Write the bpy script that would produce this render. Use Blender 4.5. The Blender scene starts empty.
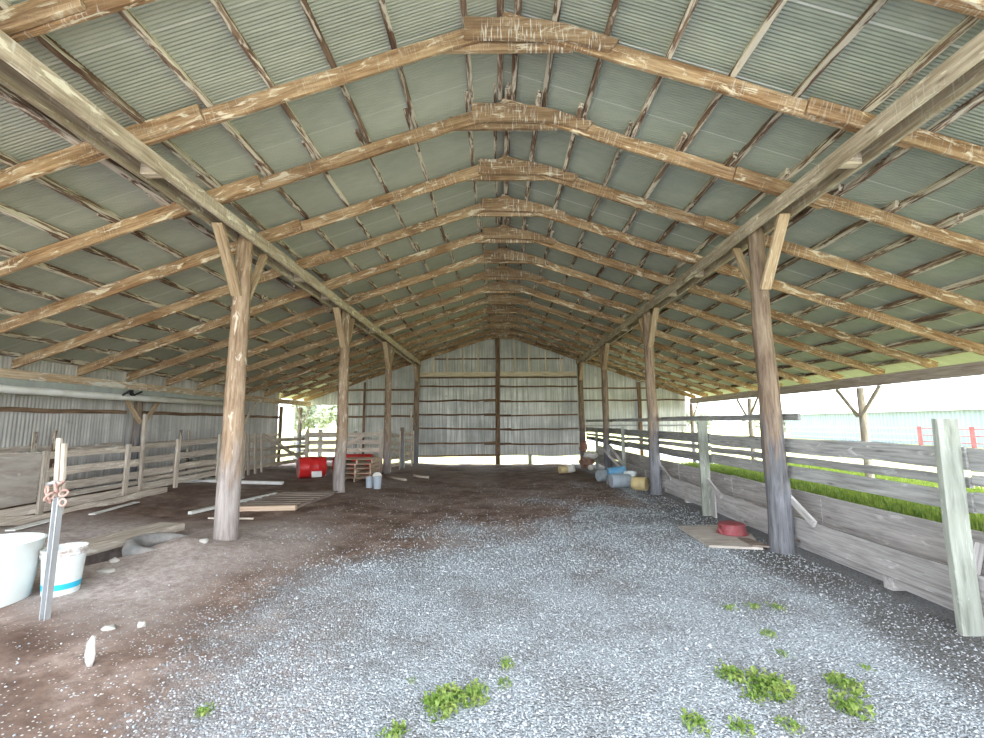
import bpy, bmesh, math, random
import numpy as np
from mathutils import Vector, Matrix, noise

random.seed(7)
SC = bpy.context.scene
COL = SC.collection

# ------------------------------------------------------------------ camera
F_PX, PITCH, YAW, ROLL, CAM_H = 433.2, 0.1238, -0.0148, -0.0062, 1.65
cd = bpy.data.cameras.new('camera')
cd.sensor_fit = 'HORIZONTAL'; cd.sensor_width = 36.0; cd.lens = 36.0 * F_PX / 984.0
cd.clip_start = 0.05; cd.clip_end = 500
cam = bpy.data.objects.new('camera', cd); COL.objects.link(cam)
fw = Vector((math.sin(YAW) * math.cos(PITCH), math.cos(YAW) * math.cos(PITCH), math.sin(PITCH)))
r0 = Vector((math.cos(YAW), -math.sin(YAW), 0)); u0 = r0.cross(fw)
rr = r0 * math.cos(ROLL) + u0 * math.sin(ROLL); uu = u0 * math.cos(ROLL) - r0 * math.sin(ROLL)
m = Matrix.Identity(4)
for i in range(3):
    m[i][0] = rr[i]; m[i][1] = uu[i]; m[i][2] = -fw[i]
m[2][3] = CAM_H
cam.matrix_world = m
SC.camera = cam

# ------------------------------------------------------------------ light
SC.view_settings.view_transform = 'Standard'
SC.view_settings.look = 'None'
SC.view_settings.gamma = 1.0
SC.view_settings.use_curve_mapping = False
SC.view_settings.exposure = 2.36
w = bpy.data.worlds.new('sky'); SC.world = w; w.use_nodes = True
wn = w.node_tree.nodes; wl = w.node_tree.links
bg = wn['Background']; bg.inputs['Color'].default_value = (0.86, 0.93, 1.0, 1); bg.inputs['Strength'].default_value = 1.5
sd = bpy.data.lights.new('sun', 'SUN'); sd.energy = 3.2; sd.angle = math.radians(2.0); sd.color = (1.0, 0.965, 0.9)
sun = bpy.data.objects.new('sun', sd); COL.objects.link(sun)
sdir = Vector((0.50, 0.16, 0.88)).normalized()      # towards the sun
sun.rotation_euler = sdir.to_track_quat('Z', 'Y').to_euler(); sun.location = (20, 0, 20)

# ------------------------------------------------------------------ material helpers
class NT:
    def __init__(s, name):
        s.m = bpy.data.materials.new(name); s.m.use_nodes = True
        s.n = s.m.node_tree.nodes; s.l = s.m.node_tree.links
        s.b = s.n['Principled BSDF']
    def node(s, t, **k):
        n = s.n.new(t)
        for a, v in k.items(): setattr(n, a, v)
        return n
    def put(s, sock, v):
        if v is None: return
        if hasattr(v, 'is_output') or isinstance(v, bpy.types.NodeSocket): s.l.new(v, sock)
        elif isinstance(v, (tuple, list)): sock.default_value = tuple(v) + ((1,) if len(v) == 3 and sock.type == 'RGBA' else ())
        else: sock.default_value = v
    def tc(s, which='Object'): return s.node('ShaderNodeTexCoord').outputs[which]
    def mapping(s, v, scale=(1, 1, 1), loc=(0, 0, 0)):
        n = s.node('ShaderNodeMapping'); s.put(n.inputs['Vector'], v); n.inputs['Scale'].default_value = scale
        s.put(n.inputs['Location'], loc); return n.outputs[0]
    def noise(s, v, scale=5, detail=4, rough=.6, dist=0.0):
        n = s.node('ShaderNodeTexNoise'); s.put(n.inputs['Vector'], v); n.inputs['Scale'].default_value = scale
        n.inputs['Detail'].default_value = detail; n.inputs['Roughness'].default_value = rough; n.inputs['Distortion'].default_value = dist
        return n.outputs['Fac']
    def voro(s, v, scale=10, out='Distance', feature='F1', rnd=1.0):
        n = s.node('ShaderNodeTexVoronoi', feature=feature); s.put(n.inputs['Vector'], v); n.inputs['Scale'].default_value = scale
        n.inputs['Randomness'].default_value = rnd; return n.outputs[out]
    def ramp(s, f, stops):
        n = s.node('ShaderNodeValToRGB'); s.put(n.inputs[0], f); e = n.color_ramp.elements
        while len(e) < len(stops): e.new(.5)
        for q, (p, c) in zip(e, stops):
            q.position = p; c = (c, c, c) if not isinstance(c, (tuple, list)) else c; q.color = tuple(c) + (1,)
        return n.outputs[0]
    def mix(s, f, a, b, mode='MIX'):
        n = s.node('ShaderNodeMix', data_type='RGBA', blend_type=mode); s.put(n.inputs[0], f)
        s.put(n.inputs[6], a); s.put(n.inputs[7], b); return n.outputs[2]
    def math(s, op, a, b=None, clamp=False):
        n = s.node('ShaderNodeMath', operation=op, use_clamp=clamp); s.put(n.inputs[0], a)
        if b is not None: s.put(n.inputs[1], b)
        return n.outputs[0]
    def rand(s): return s.node('ShaderNodeObjectInfo').outputs['Random']
    def xyz(s, v): 
        n = s.node('ShaderNodeSeparateXYZ'); s.put(n.inputs[0], v); return n.outputs
    def comb(s, x, y, z):
        n = s.node('ShaderNodeCombineXYZ')
        for i, q in enumerate((x, y, z)): s.put(n.inputs[i], q)
        return n.outputs[0]
    def vadd(s, a, b):
        n = s.node('ShaderNodeVectorMath', operation='ADD'); s.put(n.inputs[0], a); s.put(n.inputs[1], b); return n.outputs[0]
    def bump(s, h, dist=.01, strength=1.0):
        n = s.node('ShaderNodeBump'); s.put(n.inputs['Height'], h); n.inputs['Distance'].default_value = dist
        n.inputs['Strength'].default_value = strength; s.l.new(n.outputs[0], s.b.inputs['Normal'])
    def attr(s, name): return s.node('ShaderNodeAttribute', attribute_name=name).outputs['Fac']
    def fin(s, col, rough=.85, metal=0.0, spec=.3):
        s.put(s.b.inputs['Base Color'], col); s.put(s.b.inputs['Roughness'], rough); s.put(s.b.inputs['Metallic'], metal)
        s.b.inputs['Specular IOR Level'].default_value = spec
        return s.m

def wood(name, dark, mid, light, white=None, white_amt=.0, drops=0.0, grain=1.0, wear=None, wmap=(2.2, 9, 9), contrast=1.0):
    """weathered timber: grain runs along the piece's own X; white = bleached streaks; drops = bird-dropping runs"""
    t = NT(name); oc = t.tc(); rn = t.rand()
    off = t.comb(t.math('MULTIPLY', rn, 37.0), t.math('MULTIPLY', rn, 91.0), t.math('MULTIPLY', rn, 53.0))
    v = t.vadd(oc, off)
    g = t.noise(t.mapping(v, (1.6, 26 * grain, 26 * grain)), 1.6, 6, .62, .4)
    blot = t.noise(t.mapping(v, (1.1, 5, 5)), 1.0, 4, .6, .6)
    c = t.ramp(g, [(.30, dark), (.5, mid), (.72, light)])
    c2 = t.ramp(g, [(.25, tuple(.55 * a + .45 * b for a, b in zip(dark, mid))), (.6, light), (.8, tuple(min(1, q * 1.12) for q in light))])
    c = t.mix(t.ramp(blot, [(.38, 0), (.62, 1)]), c, c2)
    if contrast > 1:
        bb = t.noise(t.mapping(v, (.9, 3, 3)), 1.3, 5, .7, .8)
        c = t.mix(t.math('MULTIPLY', t.ramp(bb, [(.36, 1), (.56, 0)]), .62 * (contrast - 1)), c, dark)
    kn = t.voro(t.mapping(v, (1.3, 6, 6)), 1.0)
    c = t.mix(t.ramp(kn, [(.0, 1), (.10, 0)]), c, tuple(q * .6 for q in dark))
    if white:
        wv = t.noise(t.mapping(v, wmap), 1.3, 5, .65, 1.0)
        lo = .66 - .3 * white_amt
        c = t.mix(t.ramp(wv, [(lo, 0), (lo + .07, 1)]), c, white)
    if wear:
        x = t.xyz(oc)[0]
        f = t.math('ADD', t.math('MULTIPLY', x, 1.0 / wear[0]), t.math('MULTIPLY', t.math('SUBTRACT', t.noise(t.mapping(v, (1.5, 9, 9)), 1.5, 5), .5), 1.6))
        c = t.mix(t.ramp(f, [(.55, 1), (1.0, 0)]), c, t.ramp(g, [(.3, wear[1]), (.7, wear[2])]))
    if drops:
        dv = t.noise(t.mapping(v, (38, 3.5, 3.0)), 1.5, 3, .6)
        dm = t.math('MULTIPLY', t.math('MULTIPLY', t.ramp(dv, [(.56, 0), (.64, 1)]), t.ramp(t.noise(v, 2.2, 2), [(.4, 0), (.6, 1)])), drops)
        c = t.mix(dm, c, (.74, .72, .66))
    hv = t.node('ShaderNodeHueSaturation'); t.put(hv.inputs['Color'], c)
    t.put(hv.inputs['Value'], t.math('ADD', .84, t.math('MULTIPLY', rn, .34))); hv.inputs['Saturation'].default_value = 1.0
    t.bump(g, .006, .7)
    return t.fin(hv.outputs[0], .88, 0, .2)

M = {}
M['rafter'] = wood('rafter timber', (.15, .08, .04), (.34, .20, .10), (.54, .385, .23), (.70, .61, .46), .34, .4, contrast=2.0)
M['tie'] = wood('tie timber with droppings', (.15, .085, .05), (.30, .19, .105), (.45, .325, .205), (.60, .53, .42), .25, 1.0, contrast=2.0)
M['girder'] = wood('girder timber', (.22, .17, .115), (.42, .34, .25), (.62, .53, .42), (.76, .70, .58), .3, .6, contrast=1.6)
M['purlin'] = wood('dark purlin timber', (.055, .03, .022), (.14, .08, .055), (.30, .21, .15), (.68, .62, .52), .62, wmap=(1.5, 12, 12))
M['post'] = wood('round post', (.15, .095, .06), (.30, .205, .135), (.46, .345, .245), (.58, .50, .41), .3, 0, .6, wear=(1.4, (.18, .15, .14), (.42, .37, .345)), contrast=1.6)
M['dark_post'] = wood('dark post', (.11, .07, .05), (.23, .16, .115), (.38, .29, .21), (.46, .42, .38), .1, 0, .6, wear=(1.9, (.11, .11, .12), (.30, .30, .325)))
M['brace'] = wood('brace timber', (.20, .13, .075), (.36, .25, .155), (.52, .40, .27), (.62, .54, .42), .2)
M['girt'] = wood('wall girt', (.07, .04, .028), (.15, .09, .055), (.28, .19, .12))
M['stud'] = wood('gable stud', (.40, .31, .20), (.58, .48, .33), (.70, .62, .46))
M['grey'] = wood('grey weathered board', (.17, .165, .16), (.31, .305, .30), (.45, .445, .435), (.56, .56, .55), .2)
M['bunk'] = wood('bunk board', (.24, .22, .21), (.39, .365, .355), (.53, .50, .49), (.62, .60, .59), .2)
M['stub'] = wood('pale fence post', (.17, .18, .15), (.27, .285, .24), (.37, .38, .335), (.44, .44, .41), .2, 0, .5)
M['brown_board'] = wood('brown board', (.11, .08, .065), (.20, .15, .125), (.32, .26, .22))
M['lfence'] = wood('left fence board', (.27, .215, .165), (.48, .405, .33), (.64, .56, .475), (.72, .66, .58), .3)
M['plywood'] = wood('old plywood', (.30, .25, .21), (.42, .37, .325), (.52, .47, .42), (.60, .56, .51), .2, 0, .25)
M['eave'] = wood('eave beam', (.24, .19, .16), (.38, .31, .26), (.50, .43, .37))
M['eave_left'] = wood('left eave beam', (.26, .17, .10), (.46, .32, .20), (.62, .50, .36), (.70, .66, .6), .4)
M['pallet'] = wood('pallet wood', (.34, .22, .15), (.50, .36, .26), (.64, .50, .38))
M['soil_trough'] = wood('stained trough timber', (.14, .10, .08), (.24, .18, .15), (.34, .27, .23))

def metal_sheet(name, base, alt, streak_axis, lap_axis=None, lap=.61, rust=.0, lapcol=(.75, .76, .7), dirty=.5, lapw=.012):
    t = NT(name); oc = t.tc(); x, y, z = t.xyz(oc)
    sc = {'x': (.35, 7, 7), 'z': (8, 8, .3)}[streak_axis]
    st = t.noise(t.mapping(oc, sc), 1.6, 5, .6)
    bl = t.noise(oc, .9, 4, .6)
    c = t.mix(t.ramp(st, [(.36, 0), (.64, 1)]), base, alt)
    c = t.mix(t.math('MULTIPLY', t.ramp(bl, [(.35, 0), (.7, 1)]), dirty), c, tuple(q * .72 for q in base))
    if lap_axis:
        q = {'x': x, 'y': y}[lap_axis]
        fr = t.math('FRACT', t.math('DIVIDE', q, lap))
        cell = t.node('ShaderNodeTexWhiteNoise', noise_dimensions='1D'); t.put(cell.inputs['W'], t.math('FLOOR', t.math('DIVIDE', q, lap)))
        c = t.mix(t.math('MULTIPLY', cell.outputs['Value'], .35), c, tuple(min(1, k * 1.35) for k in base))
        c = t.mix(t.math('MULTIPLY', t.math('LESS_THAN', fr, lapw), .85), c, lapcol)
    if rust:
        rv = t.noise(oc, 3.5, 6, .7); c = t.mix(t.ramp(rv, [(.68 - rust * .2, 0), (.8, 1)]), c, (.26, .15, .08))
    return t.fin(c, .5, .25, .4)
M['roof_l'] = metal_sheet('roof sheet left', (.42, .44, .37), (.50, .52, .44), 'x', 'y', .80, lapw=.02, lapcol=(.60, .61, .54))  # both slopes: lapcol paints the clean sheet lips and the light they catch
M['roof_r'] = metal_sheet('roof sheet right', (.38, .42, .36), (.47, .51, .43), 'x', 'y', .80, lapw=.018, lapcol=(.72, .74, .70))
M['wall_metal'] = metal_sheet('galvanised wall sheet', (.38, .385, .35), (.78, .775, .72), 'z', 'x', .66, .15, (.30, .30, .28), .75)
M['wall_left_metal'] = metal_sheet('old wall sheet', (.48, .465, .45), (.80, .78, .75), 'z', None, .66, .25, (.62, .62, .6), .8)

def plain(name, col, rough=.6, metal=0.0, dirt=None, amt=.5, scale=6, spec=.4):
    t = NT(name)
    if dirt:
        f = t.math('MULTIPLY', t.ramp(t.noise(t.tc(), scale, 6, .65), [(.42, 0), (.66, 1)]), amt)
        return t.fin(t.mix(f, col, dirt), rough, metal, spec)
    return t.fin(col, rough, metal, spec)
M['white_plastic'] = plain('white tub plastic', (.74, .80, .80), .45, 0, (.58, .54, .46), .35, 5)
M['white_pvc'] = plain('white vinyl', (.82, .83, .80), .4, 0, (.55, .5, .43), .4, 5)
M['tarp'] = plain('grey tarp', (.40, .43, .40), .6, 0, (.25, .25, .22), .5, 4)
M['tarp_roll'] = plain('white tarp roll', (.90, .90, .86), .5, 0, (.58, .56, .5), .4, 3)
M['blue'] = plain('blue plastic', (.03, .45, .68), .4)
M['blue_dull'] = plain('dull blue plastic', (.10, .33, .55), .5, 0, (.4, .45, .5), .5)
M['red'] = plain('red plastic', (.72, .03, .03), .38, 0, (.4, .03, .03), .4, 5)
M['red_end'] = plain('dusty red lid', (.60, .26, .24), .6, 0, (.5, .36, .33), .6, 8)
M['bowl'] = plain('faded red rubber', (.27, .05, .06), .6, 0, (.33, .16, .15), .5, 9)
M['galv'] = plain('galvanised steel', (.62, .64, .66), .38, .6, (.50, .48, .47), .5, 8)
M['rust'] = plain('rusty pink iron', (.50, .30, .25), .8, .1, (.68, .55, .50), .6, 30)
M['rim'] = plain('stained rim', (.70, .70, .68), .6, 0, (.28, .17, .12), .9, 14)
M['yellow'] = plain('yellow plastic', (.66, .52, .26), .55, 0, (.42, .33, .2), .6)
M['grey_plastic'] = plain('grey drum plastic', (.40, .46, .52), .5, 0, (.34, .34, .35), .6)
M['rubber'] = plain('dusty black rubber', (.20, .20, .20), .85, 0, (.38, .34, .31), .8, 5)
M['black'] = plain('black iron', (.03, .03, .03), .6)
M['label'] = plain('white label', (.85, .84, .80), .6)
M['gate_red'] = plain('faded red gate paint', (.20, .045, .055), .5, 0, (.28, .14, .14), .5, 3)
M['gate_pale'] = plain('pale gate pipe', (.24, .20, .20), .5)
M['shed_wall'] = metal_sheet('pale blue shed siding', (.20, .25, .28), (.235, .285, .31), 'z', None, .9, 0, (.7, .75, .78), .2)
M['shed_roof'] = plain('white shed roof', (.85, .85, .84), .5)
M['debris'] = plain('pale chip', (.44, .42, .385), .8, 0, (.45, .4, .36), .5, 20)
M['bag'] = plain('white feed bag', (.80, .78, .74), .7, 0, (.5, .42, .36), .6, 10)
M['cloth'] = plain('rust brown cloth', (.30, .15, .10), .9, 0, (.5, .36, .3), .5, 10)
M['foam'] = plain('white foam', (.82, .80, .74), .7)
M['bark'] = plain('tree bark', (.24, .19, .15), .9)
t = NT('fibreglass'); t.b.inputs['Transmission Weight'].default_value = .0
tr = t.node('ShaderNodeBsdfTranslucent'); tr.inputs[0].default_value = (.80, .86, .92, 1)
mx = t.node('ShaderNodeMixShader'); mx.inputs[0].default_value = .6
t.fin((.75, .80, .85), .4); t.l.new(t.b.outputs[0], mx.inputs[1]); t.l.new(tr.outputs[0], mx.inputs[2])
t.l.new(mx.outputs[0], t.n['Material Output'].inputs['Surface']); M['fibre'] = t.m

def leafmat(name, c1, c2, trans=.35):
    t = NT(name); rn = t.noise(t.tc(), 9, 3)
    c = t.mix(t.ramp(rn, [(.35, 0), (.65, 1)]), c1, c2); t.fin(c, .6)
    tr = t.node('ShaderNodeBsdfTranslucent'); t.put(tr.inputs[0], c)
    mx = t.node('ShaderNodeMixShader'); mx.inputs[0].default_value = trans
    t.l.new(t.b.outputs[0], mx.inputs[1]); t.l.new(tr.outputs[0], mx.inputs[2]); t.l.new(mx.outputs[0], t.n['Material Output'].inputs['Surface'])
    return t.m
M['weed'] = leafmat('weed leaf', (.14, .26, .04), (.36, .44, .13))
M['grass'] = leafmat('grass blade', (.07, .14, .02), (.22, .27, .05))
M['tree'] = leafmat('tree leaf', (.24, .28, .20), (.36, .40, .30), .2)

# floor: dirt and crushed gravel, mixed by two fields stored on the mesh
t = NT('dirt and gravel'); oc = t.tc()
gm = t.attr('gravel'); wet = t.attr('damp'); dust = t.attr('dust'); chips = t.attr('chips')
vn = t.node('ShaderNodeTexVoronoi'); t.put(vn.inputs['Vector'], oc); vn.inputs['Scale'].default_value = 72
vc = t.xyz(vn.outputs['Color'])[0]
stone = t.ramp(vc, [(.0, (.20, .22, .24)), (.35, (.29, .315, .34)), (.7, (.40, .43, .46)), (1, (.58, .605, .63))])
stone = t.mix(t.ramp(vn.outputs['Distance'], [(.5, 0), (.9, 1)]), stone, (.24, .24, .25))
big = t.noise(oc, 1.3, 5, .6)
stone = t.mix(t.math('MULTIPLY', t.ramp(big, [(.5, 0), (.7, 1)]), .5), stone, (.50, .55, .60))
stone = t.mix(t.math('MULTIPLY', t.ramp(big, [(.34, 1), (.5, 0)]), .5), stone, (.18, .165, .15))
d1 = t.noise(oc, 2.2, 8, .68); d2 = t.noise(oc, 14, 6, .7)
dirt = t.ramp(d1, [(.3, (.105, .062, .046)), (.5, (.235, .16, .128)), (.72, (.44, .345, .30))])
dirt = t.mix(t.math('MULTIPLY', t.ramp(d2, [(.4, 0), (.65, 1)]), .5), dirt, (.085, .06, .05))
dirt = t.mix(t.math('MULTIPLY', dust, .85), dirt, t.ramp(d2, [(.34, (.34, .275, .255)), (.66, (.66, .585, .555))]))
vb = t.node('ShaderNodeTexVoronoi'); t.put(vb.inputs['Vector'], oc); vb.inputs['Scale'].default_value = 55
pick = t.math('GREATER_THAN', t.math('ADD', t.xyz(vb.outputs['Color'])[1], t.math('MULTIPLY', chips, .5)), 1.0)
chipm = t.math('MULTIPLY', pick, t.ramp(vb.outputs['Distance'], [(.28, 1), (.36, 0)]))
dirt = t.mix(chipm, dirt, (.60, .57, .54))
gn = t.math('ADD', gm, t.math('MULTIPLY', t.math('SUBTRACT', t.noise(oc, 5, 7, .75), .5), .9))
gmask = t.ramp(gn, [(.28, 0), (.85, 1)])
wetc = t.mix(t.math('MULTIPLY', t.ramp(t.math('ADD', wet, t.math('MULTIPLY', t.math('SUBTRACT', t.noise(oc, 3, 6, .7), .5), .8)), [(.35, 0), (.8, 1)]), .72), stone, (.10, .088, .078))
c = t.mix(gmask, dirt, wetc)
h = t.mix(gmask, t.math('ADD', t.math('MULTIPLY', d2, .6), t.math('MULTIPLY', chipm, .4)), t.math('SUBTRACT', 1.0, vn.outputs['Distance']))
t.bump(h, .02, .8)
M['floor'] = t.fin(c, .95, 0, .15)
t = NT('yard ground'); oc = t.tc(); a = t.noise(oc, .5, 6, .65); b2 = t.noise(oc, 8, 5, .7)
c = t.ramp(a, [(.35, (.30, .31, .13)), (.55, (.38, .36, .17)), (.7, (.44, .41, .24))])
c = t.mix(t.math('MULTIPLY', b2, .4), c, (.20, .25, .09)); M['yard'] = t.fin(c, .95, 0, .1)

# ------------------------------------------------------------------ object helpers
def tag(o, label=None, cat=None, group=None, kind=None):
    if label: o['label'] = label
    if cat: o['category'] = cat
    if group: o['group'] = group
    if kind: o['kind'] = kind
    return o
def thing(name, label, cat, loc=(0, 0, 0), group=None):
    o = bpy.data.objects.new(name, None); o.empty_display_size = .1; COL.objects.link(o); o.location = loc
    return tag(o, label, cat, group)
def link(name, me, mat, parent=None, mw=None, smooth=False):
    if mat is not None: me.materials.append(M[mat] if isinstance(mat, str) else mat)
    if smooth:
        me.polygons.foreach_set('use_smooth', [True] * len(me.polygons))
    o = bpy.data.objects.new(name, me); COL.objects.link(o)
    mw = mw or Matrix.Identity(4)
    if parent:
        o.parent = parent
        pw = Matrix.Translation(parent.location) if parent.parent is None and parent.type == 'EMPTY' else WORLD.get(parent.name, Matrix.Translation(parent.location))
        o.matrix_basis = pw.inverted() @ mw
    else: o.matrix_basis = mw
    WORLD[o.name] = mw.copy()
    return o
WORLD = {}
def mesh(name, v, f):
    me = bpy.data.meshes.new(name); me.from_pydata([tuple(p) for p in v], [], f); me.update(); return me
def frame(p0, p1, up=(0, 0, 1)):
    p0 = Vector(p0); X = (Vector(p1) - p0); L = X.length; X.normalize(); up = Vector(up)
    Z = up - X * up.dot(X)
    if Z.length < 1e-4: Z = Vector((0, 1, 0)) - X * X.y
    Z.normalize(); Y = Z.cross(X); mw = Matrix.Identity(4)
    for i in range(3): mw[i][0] = X[i]; mw[i][1] = Y[i]; mw[i][2] = Z[i]; mw[i][3] = p0[i]
    return mw, L
def board(name, p0, p1, wd, th, mat, parent=None, up=(0, 0, 1), wob=.004, seg=.4, seed=None, ch=.004):
    """a sawn board: local X along it, wd measured along 'up', th across"""
    mw, L = frame(p0, p1, up); n = max(1, min(24, int(L / seg))); s = random.random() * 100
    a, b = th / 2, wd / 2; c = min(ch, a * .4)
    ring = [(-a + c, -b), (a - c, -b), (a, -b + c), (a, b - c), (a - c, b), (-a + c, b), (-a, b - c), (-a, -b + c)]
    v, f = [], []
    for i in range(n + 1):
        x = L * i / n; dy = wob * noise.noise((x * 1.3 + s, 0, 1)); dz = wob * 1.4 * noise.noise((x * 1.1 + s, 5, 2)); sw = 1 + wob * 5 * noise.noise((x * 2.5 + s, 9, 3))
        for (y, z) in ring: v.append((x, y + dy, z * sw + dz))
    for i in range(n):
        for k in range(8):
            q = i * 8; k2 = (k + 1) % 8; f.append((q + k, q + k2, q + 8 + k2, q + 8 + k))
    f.append(tuple(range(7, -1, -1))); f.append(tuple(n * 8 + k for k in range(8)))
    return link(name, mesh(name, v, f), mat, parent, mw)
def log(name, p0, p1, ra, rb, mat, parent=None, wob=.012, seg=.25, n=14, flat=0.0):
    mw, L = frame(p0, p1, (0, 1, 0)); k = max(2, int(L / seg)); s = random.random() * 100; v, f = [], []
    for i in range(k + 1):
        x = L * i / k; r = ra + (rb - ra) * i / k; cy = wob * noise.noise((x * .9 + s, 0, 0)); cz = wob * noise.noise((x * .9 + s, 7, 0))
        for j in range(n):
            a = 2 * math.pi * j / n; q = r * (1 + .05 * noise.noise((math.cos(a) * 1.5 + s, math.sin(a) * 1.5, x * 1.5)))
            v.append((x, cy + q * math.cos(a), cz + q * math.sin(a)))
    for i in range(k):
        for j in range(n): f.append((i * n + j, i * n + (j + 1) % n, (i + 1) * n + (j + 1) % n, (i + 1) * n + j))
    f.append(tuple(range(n - 1, -1, -1))); f.append(tuple(k * n + j for j in range(n)))
    o = link(name, mesh(name, v, f), mat, parent, mw, True)
    return o
def lathe(name, prof, mat, parent=None, mw=None, n=28, squash=None):
    """prof: (radius, height) pairs turned about local Z"""
    v, f = [], []
    for (r, z) in prof:
        for j in range(n):
            a = 2 * math.pi * j / n; v.append((max(r, 1e-4) * math.cos(a), max(r, 1e-4) * math.sin(a), z))
    for i in range(len(prof) - 1):
        for j in range(n): f.append((i * n + j, i * n + (j + 1) % n, (i + 1) * n + (j + 1) % n, (i + 1) * n + j))
    me = mesh(name, v, f); o = link(name, me, mat, parent, mw)
    me.polygons.foreach_set('use_smooth', [True] * len(me.polygons)); me.set_sharp_from_angle(angle=math.radians(35))
    return o
def tube(name, pts, r, mat, parent=None, n=8, loc=None):
    v, f = [], []; pts = [Vector(p) for p in pts]
    for i, p in enumerate(pts):
        d = (pts[min(i + 1, len(pts) - 1)] - pts[max(i - 1, 0)]).normalized(); a = d.orthogonal().normalized(); b = d.cross(a)
        if i and (a.dot(pa) < .2):
            a = (pa - d * pa.dot(d)).normalized(); b = d.cross(a)
        pa = a
        for j in range(n):
            t_ = 2 * math.pi * j / n; v.append(p + r * (a * math.cos(t_) + b * math.sin(t_)))
    for i in range(len(pts) - 1):
        for j in range(n): f.append((i * n + j, i * n + (j + 1) % n, (i + 1) * n + (j + 1) % n, (i + 1) * n + j))
    f.append(tuple(range(n - 1, -1, -1))); f.append(tuple((len(pts) - 1) * n + j for j in range(n)))
    return link(name, mesh(name, v, f), mat, parent, None, True)
def prism(name, poly, y0, y1, mat, parent=None, origin=(0, 0, 0)):
    """polygon in XZ extruded along Y"""
    n = len(poly); v = [(x, y0, z) for x, z in poly] + [(x, y1, z) for x, z in poly]
    f = [tuple(range(n)), tuple(range(2 * n - 1, n - 1, -1))] + [(i, i + n, (i + 1) % n + n, (i + 1) % n) for i in range(n)]
    o = Vector(origin); v = [Vector(p) - o for p in v]
    return link(name, mesh(name, v, f), mat, parent, Matrix.Translation(o))
ORD = ['first', 'second', 'third', 'fourth', 'fifth', 'sixth', 'seventh', 'eighth', 'ninth', 'tenth', 'eleventh', 'twelfth', 'thirteenth', 'fourteenth', 'fifteenth', 'sixteenth']

def sstep(a, b, x):
    t_ = min(1, max(0, (x - a) / (b - a))); return t_ * t_ * (3 - 2 * t_)
# ------------------------------------------------------------------ the ground
HOLE = (-4.70, 5.38)
def ground_z(x, y):
    z = .12 * sstep(-1.6, -3.4, x) * (1 - .6 * sstep(9, 15, y)) + .13 * sstep(-5.0, -7.6, x)
    z -= .15 * sstep(13.5, 19, y)
    if x < 0:
        z += .05 * math.exp(-((x + 3.4) ** 2 / .5 + (y - 5.3) ** 2 / .5))
        z += .04 * math.exp(-((x + 4.2) ** 2 / .3 + (y - 5.0) ** 2 / .2))
        d = ((x - HOLE[0]) / .40) ** 2 + ((y - HOLE[1]) / .42) ** 2; z -= .85 * math.exp(-d ** 3)
        d = ((x + 4.62) / .22) ** 2 + ((y - 6.35) / .22) ** 2; z -= .60 * math.exp(-d ** 3)
        z += .13 * math.exp(-(((x + 3.95) / .3) ** 2 + ((y - 5.5) / .35) ** 2))
    rough = sstep(.0, -3.0, x) + .7 * sstep(5, 8, y)
    z += (.028 * min(rough, 1.2) + .008) * noise.noise((x * 1.1, y * 1.1, 3)) + .014 * min(rough, 1.2) * noise.noise((x * 4, y * 4, 8))
    return z
def gravel_edge(y):
    """x where the gravel starts on the left for each distance y"""
    pts = [(-2, -1.2), (2.4, -1.45), (3.4, -1.75), (5.2, -1.9), (6.3, -.9), (7.5, .5), (9, 1.6), (12, 2.2), (25, 2.5)]
    for (a, xa), (b, xb) in zip(pts, pts[1:]):
        if y <= b: return xa + (xb - xa) * (y - a) / (b - a)
    return 2.4
def fields(x, y):
    e = gravel_edge(y); g = .5 + (x - e) * (.55 - .33 * sstep(4, 7, y))
    g -= .30 * sstep(7, 11, y)
    g = min(1.15, max(-.2, g + .35 * noise.noise((x * .7, y * .7, 1)) + (.35 if y > 6 else .15) * noise.noise((x * 1.7, y * .9, 4))))
    if x > 3.0: g = max(g, .75)
    damp = sstep(2.2, 3.2, x - .10 * (y - 3)) * 1.0 + .45 * sstep(6.5, 9, y) + (.5 * noise.noise((x * .6, y * .6, 9)))
    dust = sstep(-1.9, -3.0, x) * (1 - sstep(6.3, 7.4, y)) * sstep(3.0, 4.2, y + .25 * (x + 3)) * .9 + .25 * sstep(9, 12, y) * sstep(1, -1, x)
    dust *= 1 - math.exp(-((x + 2.35) ** 2 / .5 + (y - 4.3) ** 2 / .5))
    dust += .5 * noise.noise((x * .8, y * .8, 5))
    chips = .55 - .14 * abs(x - e) if x < e + 1 else .3
    return g, min(1, max(0, damp)), min(1, max(0, dust)), min(1, max(0, chips))
def axis(segs):
    out = []
    for a, b, s in segs:
        n = max(1, round((b - a) / s)); out += [a + (b - a) * i / n for i in range(n)]
    return out + [segs[-1][1]]
xs = axis([(-8.9, -6, .12), (-6, 4.3, .06), (4.3, 8.9, .15)]); ys = axis([(-1.5, 2, .15), (2, 8, .06), (8, 13, .1), (13, 19.5, .16)])
V = [(x, y, ground_z(x, y)) for y in ys for x in xs]; nx = len(xs)
Fc = [(j * nx + i, j * nx + i + 1, (j + 1) * nx + i + 1, (j + 1) * nx + i) for j in range(len(ys) - 1) for i in range(nx - 1)]
me = mesh('floor', V, Fc)
fl = np.array([fields(x, y) for y in ys for x in xs])
for k, nm in enumerate(('gravel', 'damp', 'dust', 'chips')):
    at = me.attributes.new(nm, 'FLOAT', 'POINT'); at.data.foreach_set('value', fl[:, k].astype(np.float32))
floor = link('floor', me, 'floor', None, None, True); tag(floor, kind='structure', label='dirt and crushed gravel floor of the open barn')
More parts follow.
